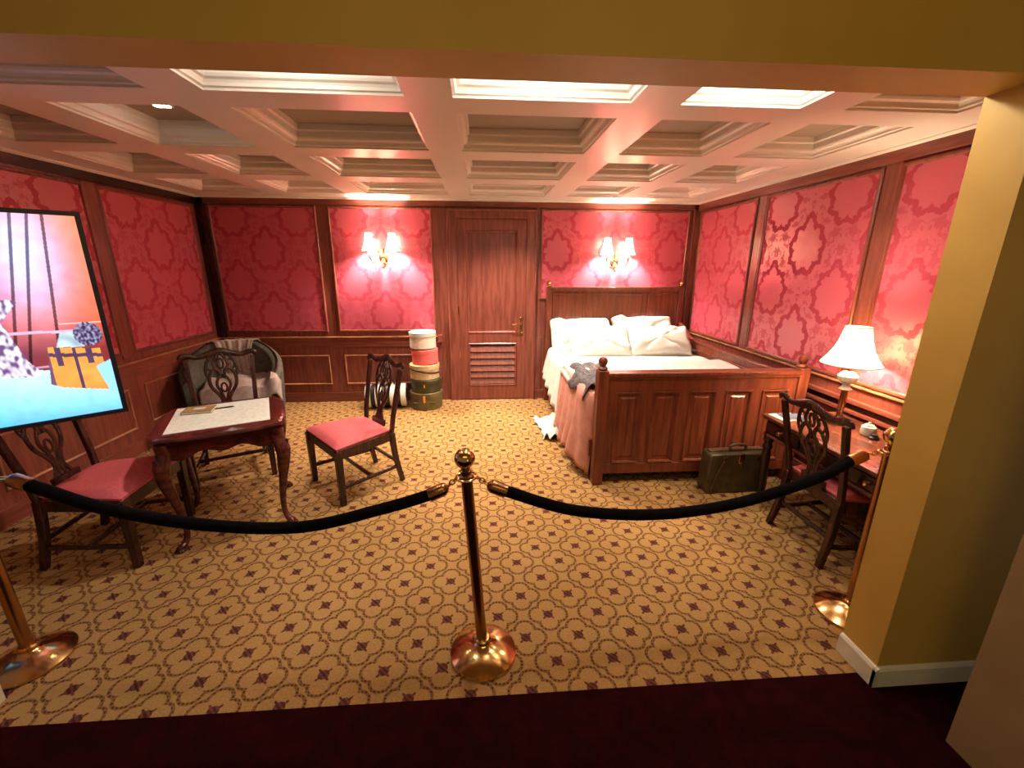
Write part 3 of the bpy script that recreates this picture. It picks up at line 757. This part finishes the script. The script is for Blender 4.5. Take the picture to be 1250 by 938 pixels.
# side rails; the far (wall) side is a tall board with a curved end
lb(.83, .858, 3.07, 5.19, .22, .36).build('side_rail', 'bedwood', bd, bevel=.003)
poly = [(3.07, .22), (5.19, .22), (5.19, .98), (5.12, .965), (5.02, .92), (4.92, .865), (4.80, .835), (4.66, .825), (3.07, .825)]
sb = MB().prism([(a - 4.1, z) for a, z in poly], (2.455 - 1.66, 0, 0), (0, 1, 0), (0, 0, 1), (.028, 0, 0)).build('side_board', 'bedwood', bd, bevel=.003)
MB().bar(ease([(2.469 - 1.66, a - 4.1, z + .008) for a, z in ((3.08, .825), (4.0, .825), (4.66, .825), (4.80, .835), (4.92, .865), (5.02, .92), (5.12, .965), (5.18, .98))], 5), .045, .018).build('board_cap', 'bedwood', sb, bevel=.004)
MB().box(2.440 - 1.66, 2.456 - 1.66, 3.08 - 4.1, 4.95 - 4.1, .745, .762).build('board_bead', 'bedwood', sb, bevel=.003)
MB().pillow(0, .03, .54, .785, 1.045, .15, .12, .35, 48, 16).build('mattress', 'linen', bd)
lb(.87, 2.45, 3.08, 5.18, .26, .40).build('bed_base', 'bedwood', bd)

def cover(y0, y1, zt, zl, xr, ruf, seed, sag=0.0, side=.835, tuck=0):
    def fn(u, v):
        y = y0 + (y1 - y0) * v
        zl_ = zl(v) if callable(zl) else zl
        L1 = xr - side; L2 = zt - zl_; s = u * (L1 + L2)
        wv = mnoise.noise(Vector((s * 3 + seed, y * 3, seed))) * .012
        if s < L1 - .05: x = xr - s; z = zt + wv + .006 * math.sin(y * 9 + s * 4)
        elif s < L1 + .05:
            q = (s - L1 + .05) / .1 * PI / 2; x = side + .05 - .05 * math.sin(q); z = zt - .05 + .05 * math.cos(q) + wv * .3
        else:
            z = zt - (s - L1); k = (zt - z) / max(.1, L2)
            x = side - k * .035 - ruf * k * (1 + math.sin(y * 30 + seed)) * .5 * min(1, .25 + v * 3) + wv
        if tuck and s > L1 - .05 and v < .16: x += tuck * (1 - v / .16) ** 1.5
        return (x, y, max(z, .012))
    return fn
cg_ = MB().grid(cover(4.02, 5.14, .700, lambda v: .18 + .20 * v, 2.43, .05, 3, side=.81), 60, 46).build('bed_sheet', 'linen', None, solid=.008)
tag(cg_, 'white sheet over the head half of the bed, hanging down its left side', 'sheet')
cv = MB().grid(cover(3.09, 4.12, .725, lambda v: .07 + .06 * math.sin(v * 5) ** 2, 2.42, .06, 8, side=.80, tuck=.085), 70, 46).build('coverlet', 'coverlet', None, solid=.012)
tag(cv, 'rose pink coverlet over the foot of the bed, hanging to the carpet', 'coverlet')
# turned-back white sheet fold across the bed
def fold(u, v):
    x = .80 + 1.62 * u; y = 3.72 + .42 * v
    z = .742 + .012 * math.sin(v * PI) + .006 * mnoise.noise(Vector((x * 8, y * 8, 2)))
    if u < .06: z -= (1 - u / .06) ** 1.5 * .10; x -= .02
    return (x, y, z)
tag(MB().grid(fold, 60, 16).build('folded_blanket', 'linen', None, solid=.02), 'white fold of bedding turned back across the middle of the bed', 'blanket')
# bed skirt visible low on the left
def skirt(u, v):
    y = 3.12 + 2.04 * u; z = .012 + .33 * v
    return (.842 + .012 * math.sin(y * 55) * (1 - v * .6), y, z)
MB().grid(lambda u, v: tuple(Vector(skirt(u, v)) - Vector((1.66, 4.1, 0))), 120, 4).build('bed_skirt', 'coverlet', bd, solid=.004)
# trailing end of white cloth on the carpet
def trail(u, v):
    e = .05 * mnoise.noise(Vector((v * 5, 3, u)))
    x = .585 + .24 * u + e * (1 - u) + .03 * math.sin(v * 5); y = 3.90 + .60 * v - .05 * u + .05 * mnoise.noise(Vector((u * 4, 7, 1)))
    f1 = abs(mnoise.noise(Vector((x * 11, y * 7, 5)))); f2 = abs(mnoise.noise(Vector((x * 24, y * 18, 2))))
    z = .010 + (.13 * f1 + .04 * f2) * min(1, 5 * u + .15) + .16 * max(0, u - .35) ** 1.3 * (.7 + .5 * math.sin(v * 11))
    return (x, y, z)
tag(MB().grid(trail, 40, 60).build('trailing_cloth', 'linen', None, solid=.008), 'crumpled end of white cloth trailing on the carpet beside the bed', 'cloth')
# black lace shawl
def shawl(u, v):
    x = .815 + .30 * u + .02 * math.sin(v * 9); y = 3.18 + .78 * v
    z = .772 + .014 * math.sin(u * 14 + v * 6) + .012 * math.sin(v * 23)
    if u < .16: k = 1 - u / .16; z -= k ** 1.6 * .13; x -= .030 * k
    return (x, y, z)
so = MB().grid(shawl, 30, 40).build('lace_shawl', 'lace', None, solid=.006); tag(so, 'black lace shawl crumpled on the left edge of the bed', 'shawl')
# pillows
def pillow_at(c, a, b_, th, lean, rz, label, seed):
    o_ = MB().pillow(0, 0, 0, a, b_, th, .34, .8, 56, 22, wr=.026, seed=seed).build('pillow', 'linen', None)
    o_.location = c; o_.rotation_euler = (math.radians(lean), 0, rz); tag(o_, label, 'pillow', 'white pillows on the bed')
pillow_at((1.19, 5.02, .855), .365, .225, .085, 58, .03, 'back left white pillow, propped against the headboard', 1)
pillow_at((1.95, 5.03, .870), .365, .235, .085, 60, -.04, 'back right white pillow, propped against the headboard', 5)
pillow_at((1.33, 4.72, .845), .340, .205, .080, 44, .05, 'front left white pillow, leaning on the one behind', 9)
pillow_at((2.03, 4.73, .845), .345, .200, .080, 42, -.03, 'front right white pillow, nearest the wall side of the bed', 14)

# ------------------------------------------------------------------ leather bag at the foot of the bed
bg = thing('leather_bag', (1.925, 2.885, 0), math.radians(2), 'dark olive leather travelling bag standing against the footboard', 'bag')
poly = [(-.235, 0), (.245, 0), (.25, .05), (.24, .29), (.21, .325), (-.225, .325), (-.24, .31), (-.25, .03)]
MB().prism(poly, (0, -.075, 0), (1, 0, 0), (0, 0, 1), (0, .13, 0)).build('bag_body', 'leather', bg, bevel=.018)
MB().bar([(-.22, 0, .330), (.21, 0, .330)], .050, .014, (0, 0, 1)).build('frame_bar', 'strap', bg, bevel=.003)
for s_x in (-1, 1): MB().prism([(s_x * .105, .32), (s_x * .115, .32), (s_x * .19, .14), (s_x * .215, .015), (s_x * .205, .015), (s_x * .175, .14)], (0, -.083, 0), (1, 0, 0), (0, 0, 1), (0, .006, 0)).build('piping', 'strap', bg)
MB().tube(ease([(-.065, -.02, .335), (-.055, -.025, .372), (0, -.028, .383), (.055, -.025, .372), (.065, -.02, .335)], 6), .010, 8).build('handle', 'strap', bg)
lk = MB().box(-.022, .022, -.090, -.074, .245, .325).build('lock', 'brass', bg, bevel=.003)
MB().box(-.010, .010, -.096, -.088, .225, .262).build('hasp', 'antique', lk, bevel=.002)
for s_x in (-1, 1): MB().box(s_x * .13 - .011, s_x * .13 + .011, -.084, -.072, .27, .30).build('buckle', 'antique', bg, bevel=.002)

# ------------------------------------------------------------------ desk
DZ = .66
dk = thing('writing_desk', (2.29, 2.23, 0), 0, 'mahogany writing desk against the right wall with a reddish top', 'desk')
dx0, dx1, dy0, dy1 = -.285, .290, -.55, .545
mb = MB().box(dx0, dx1, dy0, dy1, DZ - .022, DZ); mb.box(dx0 + .008, dx1, dy0 + .008, dy1 - .008, DZ - .034, DZ - .020); mb.build('desktop', 'deskwood', dk, bevel=.006)
MB().box(dx0 + .03, dx1 - .01, dy0 + .03, dy1 - .03, .515, DZ - .034).build('case', 'dark', dk, bevel=.003)
MB().box(dx0 + .018, dx0 + .034, dy0 + .02, dy1 - .02, .505, .527).build('apron_bead', 'deskwood', dk, bevel=.004)
for k, (a0, a1) in enumerate(((-.50, -.18), (-.16, .16), (.18, .50))):
    dw = MB().box(dx0 + .014, dx0 + .036, a0, a1, .540, .618).build('drawer', 'dark', dk, bevel=.004)
    MB().lathe([(0, 0), (.010, 0), (.008, .010), (.015, .018), (.013, .026), (0, .029)], seg=14, mtx=Matrix.Translation((dx0 + .014, (a0 + a1) / 2, .580)) @ Matrix.Rotation(-PI / 2, 4, 'Y')).build('knob', 'brass', dw)
for x in (dx0 + .05, dx1 - .05):
    for y in (dy0 + .05, dy1 - .05):
        MB().lathe([(.016, 0), (.022, .012), (.018, .04), (.026, .07), (.020, .10), (.026, .22), (.031, .36), (.024, .40), (.034, .42), (.024, .45), (.034, .47), (.034, .53), (0, .53)], (x, y, 0), 16).build('leg', 'dark', dk)
# desk lamp
dl = thing('desk_lamp', (2.41, 2.570, DZ), 0, 'lit desk lamp with a cream bell shade on a pale turned base', 'lamp')
MB().lathe([(0, 0), (.070, 0), (.074, .010), (.060, .020), (.030, .028), (.020, .045), (.016, .08), (.022, .12), (.020, .20), (.018, .225)], seg=24).build('base', 'antique', dl)
MB().lathe([(.018, .225), (.040, .235), (.024, .25), (.020, .27), (.052, .292), (.058, .325), (.036, .348), (.018, .356)], seg=24).build('urn', 'porcelain', dl)
MB().lathe([(.012, .356), (.014, .40), (.018, .41), (.018, .45), (0, .45)], seg=14).build('socket', 'brass', dl)
MB().lathe([(0, .45), (.018, .455), (.028, .485), (.026, .515), (0, .54)], seg=14).build('bulb', 'bulb', dl)
sh = [(.166, .405), (.164, .412), (.136, .448), (.108, .500), (.087, .560), (.073, .625), (.069, .645)]
so = MB(); so.lathe(sh, seg=56, scal=lambda a: .012 * math.cos(14 * a)); so.f = [f for f in so.f if len(f) == 4]
sh_o = so.build('lamp_shade', 'deskshade', dl)
MB().tube([(.166 * math.cos(a), .166 * math.sin(a), .405) for a in [2 * PI * k / 48 for k in range(48)]], .004, 6, closed=True).build('shade_trim', 'paper', sh_o)
MB().tube([(.071 * math.cos(a), .071 * math.sin(a), .645) for a in [2 * PI * k / 32 for k in range(32)]], .005, 6, closed=True).build('shade_trim', 'paper', sh_o)
lamp('desk_bulb', 'POINT', (2.41, 2.570, DZ + .495), 32, (1, .76, .48), shadow_soft_size=.05)
# papers, cup
mg = thing('magazine', (2.115, 2.665, DZ), math.radians(6), 'white magazine lying lowest at the far left corner of the desk', 'magazine', 'magazines on the desk')
MB().box(-.085, .085, -.075, .075, 0, .006).build('pages', 'paper', mg); MB().box(-.086, .086, -.076, .076, .006, .008).build('cover', 'linen', mg)
mg = thing('magazine', (2.145, 2.655, DZ + .008), math.radians(-8), 'blue grey printed magazine lying on the white one on the desk', 'magazine', 'magazines on the desk')
MB().box(-.075, .075, -.060, .060, 0, .005).build('pages', 'paper', mg); MB().box(-.076, .076, -.061, .061, .005, .0065).build('cover', 'bluegrey', mg)
cu = thing('ink_pot', (2.405, 2.335, DZ), .3, 'small painted porcelain ink pot standing on the desktop', 'pot')
MB().lathe([(0, 0), (.034, 0), (.040, .006), (.042, .03), (.038, .055), (.030, .062), (0, .062)], seg=24).build('pot_body', 'porcelain', cu)
MB().lathe([(0, .058), (.026, .062), (.024, .070), (.008, .076), (.008, .084), (0, .087)], seg=18).build('pot_lid', 'porcelain', cu)
ib = thing('ink_stand', (2.390, 2.275, DZ), .3, 'small dark ink stand beside the porcelain pot', 'ink stand')
MB().lathe([(0, 0), (.026, 0), (.028, .010), (.018, .020), (.020, .03), (0, .032)], seg=18).build('stand_body', 'blackiron', ib)

# ------------------------------------------------------------------ wall sconces with two shades
def make_sconce(loc, label):
    t = thing('wall_sconce', loc, 0, label, 'wall lamp', 'twin shaded wall lamps')      # origin on the wall, +y into the wall
    MB().lathe([(0, 0), (.050, 0), (.054, .008), (.040, .016), (.030, .024), (0, .030)], mtx=Matrix.Rotation(PI / 2, 4, 'X'), sy_=1.7, seg=24).build('backplate', 'antique', t)
    MB().lathe([(0, 0), (.014, .008), (.024, .03), (.016, .05), (.020, .07), (0, .09)], (0, -.045, -.135), 14).build('pendant_finial', 'antique', t)
    for s_x in (-1, 1):
        ar = MB().tube(ease([(0, -.02, -.02), (s_x * .035, -.08, -.075), (s_x * .085, -.115, -.070), (s_x * .128, -.12, -.015), (s_x * .128, -.12, .03)], 6), .0075, 8).build('arm', 'antique', t)
        MB().lathe([(0, 0), (.020, .004), (.036, .016), (.032, .020), (.012, .016), (0, .016)], (s_x * .128, -.12, .022), 16).build('drip_pan', 'antique', ar)
        MB().tube([(s_x * .128, -.12, .035), (s_x * .128, -.12, .095)], .010, 10).build('candle_tube', 'porcelain', ar)
        MB().lathe([(0, .095), (.012, .10), (.017, .120), (.012, .145), (0, .16)], (s_x * .128, -.12, 0), 12).build('bulb', 'bulb', ar)
        sm = MB().lathe([(.084, .065), (.080, .070), (.064, .110), (.050, .160), (.040, .215), (.036, .255)], (s_x * .128, -.12, 0), 32, scal=lambda a: .02 * math.cos(10 * a))
        sm.f = [f for f in sm.f if len(f) == 4]
        sm.build('shade', 'shade', t)
        for k in range(5):
            a = 2 * PI * k / 5
            MB().lathe([(0, -.052), (.008, -.036), (.004, -.018), (.001, -.012), (.001, 0)], (s_x * .128 + .032 * math.cos(a), -.12 + .032 * math.sin(a), .034), 8).build('crystal_drop', 'crystal', t)
        lamp('sconce_bulb', 'POINT', (loc[0] + s_x * .128, loc[1] - .12, loc[2] + .128), 72.0, (1, .81, .66), shadow_soft_size=.036)
    for k, (x, z) in enumerate(((-.06, -.10), (.06, -.10), (0, -.06))):
        MB().lathe([(0, -.06), (.009, -.04), (.004, -.02), (.001, 0)], (x, -.09, z), 8).build('crystal_drop', 'crystal', t)
    return t
make_sconce((-1.135, D - .010, 1.765), 'twin shaded crystal wall lamp on the panel left of the door')
make_sconce((1.615, D - .010, 1.735), 'twin shaded crystal wall lamp above the bed headboard')

# small downlight inside a left-hand coffer
dn = thing('downlight', (-1.715, 2.74, 2.525), 0, 'small lit square downlight in a coffer at the left of the ceiling', 'ceiling lamp')
MB().box(-.045, .045, -.050, .050, -.022, 0).build('housing', 'white', dn, bevel=.002)
MB().box(-.036, .036, -.040, .040, -.026, -.020).build('lens', base_mat('lit_lens', (1, .9, .8), .5, **{'Emission Color': (1, .88, .75, 1), 'Emission Strength': 14})[0], dn)

# ------------------------------------------------------------------ screen on a swivel bracket
tvd = Vector((.776, .630, 0)); tvn = Vector((.630, -.776, 0))
tv = thing('television', (-2.045, 2.45, 0), math.atan2(.630, .776), 'large lit flat screen angled out from the left wall showing a room with a trunk', 'television')
WTV, Z0, Z1 = 1.27, .885, 1.905     # local x runs to the left as negative; front faces local -y
MB().box(-WTV - .022, .022, .0, .045, Z0 - .022, Z1 + .022).build('casing', 'tvblack', tv, bevel=.004)
mb = MB()
for a in ((-WTV - .022, -WTV, Z0 - .022, Z1 + .022), (0, .022, Z0 - .022, Z1 + .022), (-WTV, 0, Z0 - .022, Z0), (-WTV, 0, Z1, Z1 + .022)): mb.box(a[0], a[1], -.012, .0, a[2], a[3])
mb.build('bezel', 'tvblack', tv)
def lerp3(a, b_, t): t = max(0, min(1, t)); return tuple(a[i] + (b_[i] - a[i]) * t for i in range(3))
def inside(p, poly):
    r = False; j = len(poly) - 1
    for i in range(len(poly)):
        if (poly[i][1] > p[1]) != (poly[j][1] > p[1]) and p[0] < (poly[j][0] - poly[i][0]) * (p[1] - poly[i][1]) / (poly[j][1] - poly[i][1]) + poly[i][0]: r = not r
        j = i
    return r
def picture(d, z):
    """picture shown on the screen: d metres from the right edge, z height"""
    nz = mnoise.noise(Vector((d * 22, z * 22, 1))) * .5
    fl = 1.13 + .02 * d / .3
    if z < fl:
        c = lerp3((.42, .80, .88), (.05, .28, .75), (fl - z) / .30 + nz * .3)
        if d > .35: c = lerp3(c, (.05, .35, .85), (d - .35) / .6)
        c = tuple(v * (1 + nz * .7) for v in c)
    else:
        glow = math.exp(-(((d - .22) / .13) ** 2 + ((z - 1.72) / .26) ** 2))
        c = lerp3((.60, .09, .035), (.75, .17, .06), (z - 1.3) * 1.8)
        if z < 1.42: c = lerp3(c, (.16, .018, .018), (1.42 - z) / .18)
        c = lerp3(c, (.50, .52, .95), glow * .95)
        if d > .27: c = lerp3(c, (.03, .10, .45), (d - .27) / .25 * (.4 + .6 * (z > 1.4)))
        for ln in (.115 + (1.9 - z) * .10, .165 + (1.9 - z) * .18, .22 + (1.9 - z) * .17, .52, .75, .98, 1.2):
            if abs(d - ln) < .006: c = tuple(v * .18 for v in c)
        if abs(z - 1.335 - d * .02) < .007 and d > .05: c = (.45, .30, .42)
        if abs(z - 1.375) < .004 and d < .16: c = (.6, .4, .4)
        if abs(z - 1.165) < .006 and d > .20: c = (.35, .20, .30)
        c = tuple(v * (1 + nz * .35) for v in c)
    # carved stand at the left
    if inside((d, z), [(.275, 1.50), (.36, 1.51), (.345, 1.38), (.30, 1.20), (.26, 1.13), (.30, 1.12), (.40, 1.13), (.42, 1.30), (.335, 1.42)]):
        c = lerp3((.70, .62, .72), (.10, .05, .14), .5 + 1.6 * mnoise.noise(Vector((d * 60, z * 34, 4))))
    # orange trunk with dark straps
    if inside((d, z), [(.222, 1.262), (.030, 1.235), (.020, 1.0), (.205, 1.045), (.245, 1.07)]):
        c = (.72, .23, .045)
        if abs(z - 1.195 - d * .12) < .010 or abs(d - .13) < .006 or abs(d - .075) < .012 and z > 1.16 or abs(d - .19) < .012 and z > 1.16: c = (.06, .03, .07)
        if d > .222 - (1.262 - z) * -.02: c = (.12, .05, .10)
        c = tuple(v * (1 + nz * .5) for v in c)
    if inside((d, z), [(.165, 1.33), (.10, 1.335), (.085, 1.25), (.19, 1.258)]): c = tuple(v * (.85 + nz) for v in (.38, .50, .58))
    if ((d - .062) / .055) ** 2 + ((z - 1.315) / .062) ** 2 < 1: c = lerp3((.02, .02, .05), (.30, .24, .42), .25 + 1.5 * mnoise.noise(Vector((d * 90, z * 70, 9))))
    if inside((d, z), [(.062, 1.14), (.0, 1.17), (.0, .96), (.03, .99)]): c = (.22, .45, .85)
    # further along the screen: a lit bed and a lamp
    if inside((d, z), [(.60, 1.32), (1.12, 1.32), (1.20, 1.02), (.62, 1.00)]): c = (.30, .42, .62)
    return c
NU, NV = 300, 210
me = bpy.data.meshes.new('screen')
vs_ = []; fs = []; cols_ = []
for i in range(NU + 1):
    q = i / NU; d = .50 * q / .75 if q < .75 else .50 + (WTV - .50) * (q - .75) / .25
    for j in range(NV + 1):
        z = Z0 + (Z1 - Z0) * j / NV
        vs_.append((-d, -.0025, z)); cols_.append(picture(d, z))
for i in range(NU):
    for j in range(NV): fs.append((i * (NV + 1) + j, (i + 1) * (NV + 1) + j, (i + 1) * (NV + 1) + j + 1, i * (NV + 1) + j + 1))
me.from_pydata(vs_, [], fs)
at = me.color_attributes.new('picture', 'FLOAT_COLOR', 'POINT')
at.data.foreach_set('color', [x for c in cols_ for x in (*[max(0, v) for v in c], 1)])
mt, n, b = base_mat('lit_screen', (.01, .01, .01), .3)
ca = n.new('ShaderNodeVertexColor', layer_name='picture')
n.l.new(ca.outputs[0], b.inputs['Emission Color']); b.inputs['Emission Strength'].default_value = .75
me.materials.append(mt)
so = bpy.data.objects.new('screen', me); COL.objects.link(so); so.parent = tv
# bracket arm back to the left wall
MB().box(-.85, -.55, .045, .060, 1.20, 1.60).build('bracket_plate', 'tvblack', tv)
inv = Matrix.Translation((-2.045, 2.45, 0)) @ Matrix.Rotation(math.atan2(.630, .776), 4, 'Z'); inv = inv.inverted()
pA = inv @ Vector((XL + .06, 2.66, 1.40))
MB().bar([(-.70, .055, 1.40), (-.55, .22, 1.40), tuple(pA)], .03, .06).build('bracket_arm', 'tvblack', tv)

# ------------------------------------------------------------------ rope stanchions and ropes
def make_stanchion(loc, lean, label):
    t = thing('rope_stanchion', loc, 0, label, 'stanchion', 'brass rope stanchions')
    MB().lathe([(0, 0), (.140, 0), (.147, .006), (.145, .014), (.132, .022), (.105, .036), (.070, .050), (.042, .058), (.034, .066), (.034, .080), (.028, .086), (0, .086)], seg=48).build('base', 'brass', t)
    ang = math.atan2(lean, .90); R_ = Matrix.Rotation(ang, 4, 'Y')
    MB().lathe([(.0235, .07), (.0235, .865), (.030, .868), (.030, .884), (.0235, .888), (.0235, .905), (.017, .909), (.016, .922)], seg=28, mtx=R_).build('pole', 'antique', t)
    MB().lathe([(0, .908)] + [(.041 * math.sin(a), .955 - .041 * math.cos(a)) for a in [PI * k / 14 for k in range(2, 14)]] + [(0, .996)], seg=28, mtx=R_).build('ball_finial', 'brass', t)
    mb = MB().tube([R_ @ Vector((.040 * math.cos(a), .040 * math.sin(a), .876)) for a in [2 * PI * k / 24 for k in range(24)]], .005, 8, closed=True)
    mb.build('hook_ring', 'brass', t)
    return t
make_stanchion((-.015, 1.53, 0), -.056, 'brass rope stanchion standing alone in the middle, ball top and domed base')
make_stanchion((-1.985, 1.62, 0), -.02, 'brass rope stanchion at the left edge, its pole cut by the frame')
make_stanchion((1.815, 1.635, 0), 0, 'brass rope stanchion mostly hidden behind the right pillar')
def make_rope(pts, label, endA, endB):
    P = ease(pts, 8); o0 = P[0].copy()
    t = thing('velvet_rope', (0, 0, 0), 0, label, 'rope', 'black velvet ropes')
    MB().tube(P, .0235, 14).build('rope_body', 'rope', t)
    for p, q, e in ((P[0], P[1], endA), (P[-1], P[-2], endB)):
        d = (p - q).normalized(); c0 = p - d * .045
        MB().tube([c0 - d * .012, c0 - d * .010, c0 + d * .050, c0 + d * .062, c0 + d * .070], [.0245, .0275, .0275, .020, .008], 18).build('end_cap', 'antique', t)
        a = c0 + d * .068; e = Vector(e)
        for k in range(3):          # little chain to the stanchion ring
            cc = a.lerp(e, (k + .5) / 3); ln = (e - a).length / 3 * .72; dd = (e - a).normalized(); sd = dd.cross(Vector((0, 1, 0)) if k % 2 else Vector((0, 0, 1))).normalized()
            MB().tube([cc + dd * math.cos(w_) * ln + sd * math.sin(w_) * .010 for w_ in [2 * PI * i / 14 for i in range(14)]], .0028, 6, closed=True).build('chain_link', 'brass', t)
yr = 1.55
make_rope([(-1.80, 1.61, .872), (-1.70, 1.60, .835), (-1.467, 1.58, .752), (-1.114, 1.56, .682), (-.736, yr, .662), (-.40, 1.54, .740), (-.21, 1.53, .802), (-.165, 1.53, .822)],
          'black velvet rope sagging from the middle stanchion to the left one', (-2.0 + .035, 1.62, .88), (-.108, 1.53, .872))
make_rope([(.035, 1.53, .828), (.09, 1.53, .805), (.373, yr, .695), (.733, 1.57, .648), (1.095, 1.59, .674), (1.449, 1.61, .766), (1.64, 1.63, .850), (1.68, 1.63, .868)],
          'black velvet rope sagging from the middle stanchion to the right one', (-.030, 1.53, .874), (1.775, 1.635, .878))
